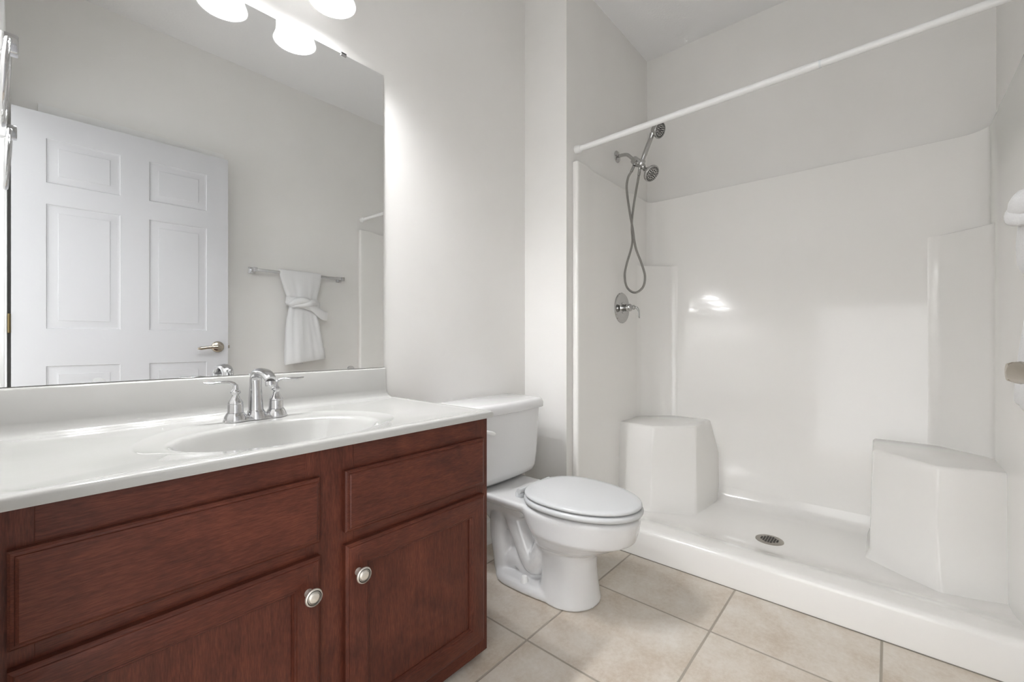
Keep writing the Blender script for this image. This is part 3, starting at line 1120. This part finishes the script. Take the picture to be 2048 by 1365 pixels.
    # ---- chamfered corner columns up to the shelf line
    def column(y0, sg):
        z0, z1 = 0.06, 1.420
        a = 0.150
        bm = bmesh.new()
        # from end panel to back panel, diagonal face with soft ends
        P0 = (PX - a - 0.03, y0)
        pts = [P0, (PX - a, y0 - sg * 0.004), (PX - a + 0.015, y0 - sg * 0.012), (PX - 0.014, y0 - sg * (a - 0.014)), (PX - 0.004, y0 - sg * a), (PX, y0 - sg * (a + 0.03))]
        pts += [(PX + 0.02, y0 - sg * (a + 0.03)), (PX + 0.02, y0 + sg * 0.02), (PX - a - 0.03, y0 + sg * 0.02)]
        c = Vector((PX, y0))

        def inset(k):
            return [((p[0] + (c.x - p[0]) * k), (p[1] + (c.y - p[1]) * k)) for p in pts]
        loft(bm, [[(x, y, z) for x, y in inset(k)] for k, z in ((0, z0), (0, z1 - 0.006), (0.02, z1 - 0.0015), (0.05, z1))])
        build('corner_shelf', bm, FIBER, s, smooth=40)
    column(PYL, 1)
    column(PYR, -1)

    # ---- floor drain
    dz = 0.0445
    dx, dy = 2.272, 0.413
    bm = bmesh.new()
    lathe(bm, [(0.0565, 0.0), (0.0565, 0.0015), (0.054, 0.003), (0.0001, 0.0032)], (dx, dy, dz), (0, 0, 1), 48)
    g = 0.0105
    for i in range(-3, 4):
        for j in range(-3, 4):
            if i * i + j * j < 11:
                w = 0.0040
                px, py = dx + i * g, dy + j * g
                q = [bm.verts.new(p) for p in ((px - w, py - w, dz + 0.0035), (px + w, py - w, dz + 0.0035), (px + w, py + w, dz + 0.0035), (px - w, py + w, dz + 0.0035))]
                bm.faces.new(q).material_index = 1
    d = build('drain_grate', bm, [DRAINM, DARK], s, smooth=40)
    d['label'] = 'round steel drain grate'
    return s


stall()


# ------------------------------------------------------------------ curtain rod
def rod():
    za, zb, x = 1.914, 1.934, 1.850

    def pt(y):
        return (x, y, za + (zb - za) * (YP - y) / (YP - YO))
    r = thing('shower_rod', 'white tension curtain rod spanning the shower opening', 'curtain rod', (0, 0, 0))
    bm = bmesh.new()
    sweep(bm, [pt(YP - 0.02), pt(0.18)], 0.0135, 24, k=2)
    build('outer_tube', bm, WHITEP, r, smooth=50)
    bm = bmesh.new()
    sweep(bm, [pt(0.19), pt(YO + 0.02)], 0.0120, 24, k=2)
    build('inner_tube', bm, WHITEP, r, smooth=50)
    bm = bmesh.new()
    sweep(bm, [pt(0.1855), pt(0.1790)], 0.0138, 24, k=1)
    build('joint_ring', bm, GREYP, r, smooth=50)
    for y, s in ((YP - 0.0006, -1), (YO + 0.0006, 1)):
        bm = bmesh.new()
        lathe(bm, [(0.0195, 0.0), (0.0195, 0.012), (0.0185, 0.022), (0.0165, 0.030), (0.0142, 0.031)], pt(y), (0, s, 0), 28)
        build('end_cap', bm, WHITEP, r, smooth=50)
    return r


rod()


# ------------------------------------------------------------------ shower heads
def head(bm, c, d, r, depth, neck, mi_m=0, mi_d=1):
    """round head: c face centre, d facing direction"""
    d = Vector(d).normalized()
    c = Vector(c)
    lathe(bm, [(neck, -depth), (neck * 1.15, -depth * 0.85), (r * 0.62, -depth * 0.52), (r * 0.93, -depth * 0.26), (r, -depth * 0.16), (r, -0.003), (r * 0.95, 0.0), (r * 0.86, 0.0), (r * 0.84, -0.0012)], c, d, 40, mi_m, True, False)
    lathe(bm, [(r * 0.84, -0.0012), (r * 0.0001, -0.0005)], c, d, 40, mi_m, False, True)
    a, u, w = frame(d)
    k = 0
    for rr, cnt in ((0.0, 1), (0.22, 6), (0.45, 10), (0.66, 18), (0.78, 26)):
        for i in range(cnt):
            t = 2 * PI * (i + 0.5 * (k % 2)) / cnt
            p = c + (u * math.cos(t) + w * math.sin(t)) * r * rr
            s = r * (0.055 if rr > 0.5 else 0.085)
            lathe(bm, [(s, -0.001), (s * 0.8, 0.0010)], p, d, 8, mi_d, False, True)
        k += 1


def shower_set():
    X = 2.285
    s = thing('shower_head_set', 'chrome double shower head with hand shower and looped hose', 'shower head', (X, YP, 2.02))
    ox, oy, oz = X, YP, 2.02

    def L(y, z, dx=0.0):
        return (dx, y - oy, z - oz)
    bm = bmesh.new()
    lathe(bm, [(0.034, 0.0005), (0.034, 0.003), (0.030, 0.007), (0.016, 0.011), (0.011, 0.013)], (0, 0, 0), (0, -1, 0), 36)
    f = build('wall_flange', bm, CHROME2, s, smooth=50)
    bm = bmesh.new()
    sweep(bm, [L(1.18, 2.02), L(1.15, 2.020), L(1.122, 2.014), L(1.10, 1.994), L(1.075, 1.966)], 0.0095, 18, up=(1, 0, 0))
    build('shower_arm', bm, CHROME2, s, smooth=60)
    # diverter body
    dv = Vector((0, -0.72, -0.69)).normalized()
    bm = bmesh.new()
    c = Vector(L(1.085, 1.978))
    lathe(bm, [(0.012, 0.0), (0.021, 0.004), (0.0225, 0.010), (0.0225, 0.050), (0.021, 0.056), (0.014, 0.060), (0.0125, 0.068), (0.015, 0.072), (0.015, 0.088), (0.012, 0.092)], c, dv, 30)
    lathe(bm, [(0.0105, 0.0), (0.0105, 0.022), (0.009, 0.026)], Vector(L(1.068, 1.962, -0.005)), (-0.2, 0.25, -1), 20)
    lathe(bm, [(0.009, 0), (0.009, 0.022), (0.007, 0.026)], Vector(L(1.058, 1.950, -0.018)), (-1, 0, 0), 18)
    build('diverter', bm, CHROME2, s, smooth=40)
    # cradle that holds the hand shower
    bm = bmesh.new()
    lathe(bm, [(0.0165, -0.016), (0.0185, -0.012), (0.0185, 0.012), (0.0165, 0.016)], L(1.035, 1.945), (0, -0.42, 0.9), 26)
    build('cradle', bm, CHROME2, s, smooth=40)
    # fixed head
    bm = bmesh.new()
    dd = Vector((-0.22, -0.74, -0.64)).normalized()
    head(bm, Vector(L(0.972, 1.866, -0.004)), dd, 0.046, 0.066, 0.013)
    h = build('fixed_head', bm, [CHROME2, DARK], s, smooth=45)
    # hand shower: handle and head
    bm = bmesh.new()
    sweep(bm, [L(1.047, 1.912), L(1.037, 1.94), L(1.018, 1.985), L(0.998, 2.03), L(0.982, 2.064), L(0.972, 2.088)],
          [0.0085, 0.0105, 0.0130, 0.0130, 0.0120, 0.0155], 20, up=(1, 0, 0))
    hd = Vector((-0.20, -0.90, -0.40)).normalized()
    head(bm, Vector(L(0.927, 2.090, -0.004)), hd, 0.043, 0.048, 0.020)
    build('hand_shower', bm, [CHROME2, DARK], s, smooth=45)
    # hose
    bm = bmesh.new()
    P = [L(1.078, 1.936, -0.005), L(1.092, 1.908, -0.008), L(1.110, 1.880, -0.01), L(1.119, 1.83, -0.01), L(1.112, 1.755, -0.01), L(1.097, 1.66, -0.010), L(1.080, 1.575, -0.012), L(1.072, 1.51, -0.010), L(1.060, 1.455, -0.006), L(1.035, 1.385, 0), L(1.017, 1.315, 0.004), L(1.030, 1.255, 0.006), L(1.077, 1.228, 0.006),
         L(1.125, 1.262, 0.006), L(1.139, 1.33, 0.006), L(1.128, 1.395, 0.008), L(1.106, 1.465, 0.010), L(1.095, 1.52, 0.012), L(1.099, 1.59, 0.012), L(1.095, 1.66, 0.010), L(1.082, 1.74, 0.008), L(1.066, 1.82, 0.005), L(1.052, 1.88, 0.002), L(1.046, 1.915, 0)]
    sweep(bm, P, 0.0062, 14, up=(1, 0, 0), k=8)
    build('hose', bm, HOSEM, s, smooth=60)
    bm = bmesh.new()
    for a, b in ((P[0], P[1]), (P[-1], P[-2])):
        sweep(bm, [a, b], 0.0085, 14, k=1)
    build('hose_nut', bm, CHROME2, s, smooth=40)
    return s


shower_set()


def shower_valve():
    X, Y, Z = 2.283, PYL, 1.145
    v = thing('shower_valve', 'round chrome shower valve plate with curved lever handle', 'faucet', (X, Y, Z))
    bm = bmesh.new()
    lathe(bm, [(0.087, 0.0004), (0.087, 0.004), (0.084, 0.0075), (0.076, 0.0085), (0.060, 0.006), (0.034, 0.005), (0.030, 0.007), (0.028, 0.012)], (0, 0, 0), (0, -1, 0), 56)
    build('escutcheon', bm, CHROME2, v, smooth=40)
    bm = bmesh.new()
    lathe(bm, [(0.021, 0.010), (0.021, 0.020), (0.018, 0.021), (0.018, 0.024), (0.021, 0.025), (0.021, 0.030), (0.018, 0.031), (0.018, 0.034), (0.0215, 0.035), (0.0215, 0.055), (0.019, 0.060), (0.012, 0.064), (0.010, 0.068), (0.0135, 0.072), (0.0135, 0.078), (0.009, 0.082)],
          (0, 0, 0), (0, -1, 0), 30)
    h = build('handle_hub', bm, CHROME2, v, smooth=40)
    bm = bmesh.new()
    sweep(bm, [(0, -0.078, 0), (0, -0.092, -0.002), (0.0, -0.101, -0.014), (0.0, -0.105, -0.032), (0.0, -0.106, -0.052), (0, -0.109, -0.062)], [0.008, 0.0068, 0.0060, 0.0068, 0.0078, 0.003], 16, up=(1, 0, 0),
          flat=[(1, 1), (1, 1), (0.8, 1), (0.6, 1.15), (0.55, 1.2), (0.6, 1)])
    build('lever', bm, CHROME2, v, smooth=60)
    return v


shower_valve()


# ================================================================== towel bar and towel
BAR_Y, BAR_Z = -0.275, 1.428


def towel_bar():
    t = thing('towel_bar', 'chrome towel bar with square brackets on the wall opposite the mirror', 'towel bar', (0, 0, 0))
    for x in (1.045, 1.652):
        bm = bmesh.new()
        box(bm, x - 0.021, YO + 0.0006, BAR_Z - 0.021, x + 0.021, YO + 0.009, BAR_Z + 0.021, 0.002)
        box(bm, x - 0.012, YO + 0.008, BAR_Z - 0.014, x + 0.012, BAR_Y + 0.014, BAR_Z + 0.014, 0.003)
        build('bracket', bm, CHROME, t, smooth=30)
    bm = bmesh.new()
    box(bm, 1.056, BAR_Y - 0.009, BAR_Z - 0.009, 1.641, BAR_Y + 0.009, BAR_Z + 0.009, 0.002)
    build('bar', bm, CHROME, t, smooth=30)
    return t


towel_bar()


def towel_section(cxs, cys, w, th, z, ripple, ph, n=96, asym=0.0):
    out = []
    for i in range(n):
        a = 2 * PI * i / n
        c, s = math.cos(a), math.sin(a)
        x = w * math.copysign(abs(c) ** 0.7, c)
        y = th * math.copysign(abs(s) ** 0.55, s)
        u = x / w
        y += math.copysign(1, s) * ripple * 0.62 * (0.7 * math.sin(4.6 * u + 1.7 * ph) + 0.35 * math.sin(11.0 * u + 2.1 * ph + 1) + 0.25 * math.sin(19.0 * u - ph)) * (abs(s) ** 0.5)
        out.append((cxs + x, cys + y, z + asym * u))
    return out


def towels():
    bm = bmesh.new()
    # front of the towel faces the mirror (+y)
    S = [  # z, cx, half width, thickness, centre y, ripple, phase
        (1.4515, 1.341, 0.142, 0.006, BAR_Y, 0.0, 0), (1.449, 1.341, 0.146, 0.014, BAR_Y, 0.0, 0), (1.440, 1.341, 0.147, 0.018, BAR_Y, 0.001, 0.2), (1.420, 1.342, 0.145, 0.019, BAR_Y, 0.002, 0.3), (1.38, 1.343, 0.137, 0.022, BAR_Y + 0.001, 0.004, 0.5),
        (1.33, 1.345, 0.124, 0.027, BAR_Y + 0.004, 0.006, 0.8), (1.28, 1.347, 0.108, 0.026, BAR_Y + 0.004, 0.007, 1.0), (1.24, 1.349, 0.096, 0.028, BAR_Y + 0.006, 0.006, 1.2), (1.20, 1.350, 0.092, 0.028, BAR_Y + 0.007, 0.005, 1.3),
        (1.16, 1.350, 0.097, 0.029, BAR_Y + 0.007, 0.007, 1.5), (1.10, 1.350, 0.110, 0.032, BAR_Y + 0.010, 0.009, 1.7), (1.02, 1.352, 0.120, 0.040, BAR_Y + 0.014, 0.009, 1.9), (0.93, 1.356, 0.129, 0.044, BAR_Y + 0.018, 0.009, 2.1),
        (0.86, 1.361, 0.136, 0.046, BAR_Y + 0.021, 0.008, 2.3), (0.815, 1.364, 0.140, 0.046, BAR_Y + 0.022, 0.008, 2.4), (0.810, 1.364, 0.138, 0.042, BAR_Y + 0.022, 0.008, 2.4)]
    rings = [towel_section(c, y, w, th, z, rp, ph, asym=(0.018 if z < 0.9 else 0.010 if z < 1 else 0)) for z, c, w, th, y, rp, ph in S]
    loft(bm, rings)
    o = build('bath_towel', bm, TOWEL, smooth=60)
    tag(o, 'white bath towel hanging over the towel bar, gathered at its waist', 'towel')
    bm = bmesh.new()
    loft(bm, [towel_section(1.300, BAR_Y - 0.012, 0.060, 0.014, z, 0.002, 1, asym=0.004) for z in (0.90, 0.84, 0.797, 0.790)])
    build('back_flap', bm, TOWEL, o, smooth=60)

    # wash cloth tied round the waist
    w = thing('tied_hand_towel', 'small white hand towel knotted like a sash around the hanging bath towel', 'towel', (1.35, BAR_Y, 1.22))
    w.scale = (1, 0.88, 1)
    bm = bmesh.new()
    n, k = 72, 20
    vr = []
    for i in range(n):
        a = 2 * PI * i / n
        c, s = math.cos(a), math.sin(a)
        ctr = Vector((0.104 * math.copysign(abs(c) ** 0.8, c), 0.016 + 0.048 * math.copysign(abs(s) ** 0.7, s), 0.002 - 0.010 * c - 0.006 * s))
        rad = Vector((c * 0.5, s, 0)).normalized()
        ring = []
        for j in range(k):
            b = 2 * PI * j / k
            rr = 1 + 0.16 * math.sin(3 * b + 5 * a) + 0.08 * math.sin(5 * b - 7 * a)
            bulge = 0.025 + 0.005 * math.sin(a * 1.0)
            ring.append(bm.verts.new(ctr + rad * math.cos(b) * 0.012 * rr + Vector((0, 0, 1)) * math.sin(b) * (bulge + 0.006) * rr))
        vr.append(ring)
    for i in range(n):
        for j in range(k):
            bm.faces.new((vr[i][j], vr[(i + 1) % n][j], vr[(i + 1) % n][(j + 1) % k], vr[i][(j + 1) % k]))
    build('sash', bm, TOWEL, w, smooth=70)
    bm = bmesh.new()
    sweep(bm, [(-0.098, 0.046, -0.012), (-0.070, 0.066, 0.004), (-0.030, 0.080, 0.016), (0.010, 0.084, 0.010), (0.034, 0.076, -0.006)],
          [0.014, 0.023, 0.026, 0.021, 0.012], 20, up=(0, 1, 0), flat=[(1, 0.8)] * 5, k=8)
    sweep(bm, [(-0.075, 0.060, -0.020), (-0.030, 0.078, -0.016), (0.015, 0.088, -0.002), (0.050, 0.078, 0.006), (0.092, 0.050, 0.000)],
          [0.012, 0.014, 0.021, 0.022, 0.014], 20, up=(0, 1, 0), flat=[(1, 0.8)] * 5, k=8)
    build('knot', bm, TOWEL, w, smooth=70)
    bm = bmesh.new()
    sweep(bm, [(0.022, 0.070, -0.006), (0.055, 0.066, -0.030), (0.095, 0.060, -0.058), (0.135, 0.052, -0.080), (0.162, 0.048, -0.084)],
          [0.018, 0.024, 0.030, 0.034, 0.032], 20, up=(0, 1, 0), flat=[(1, 0.6), (1, 0.5), (1, 0.45), (1, 0.4), (1, 0.2)], k=8)
    build('tail', bm, TOWEL, w, smooth=70)


towels()
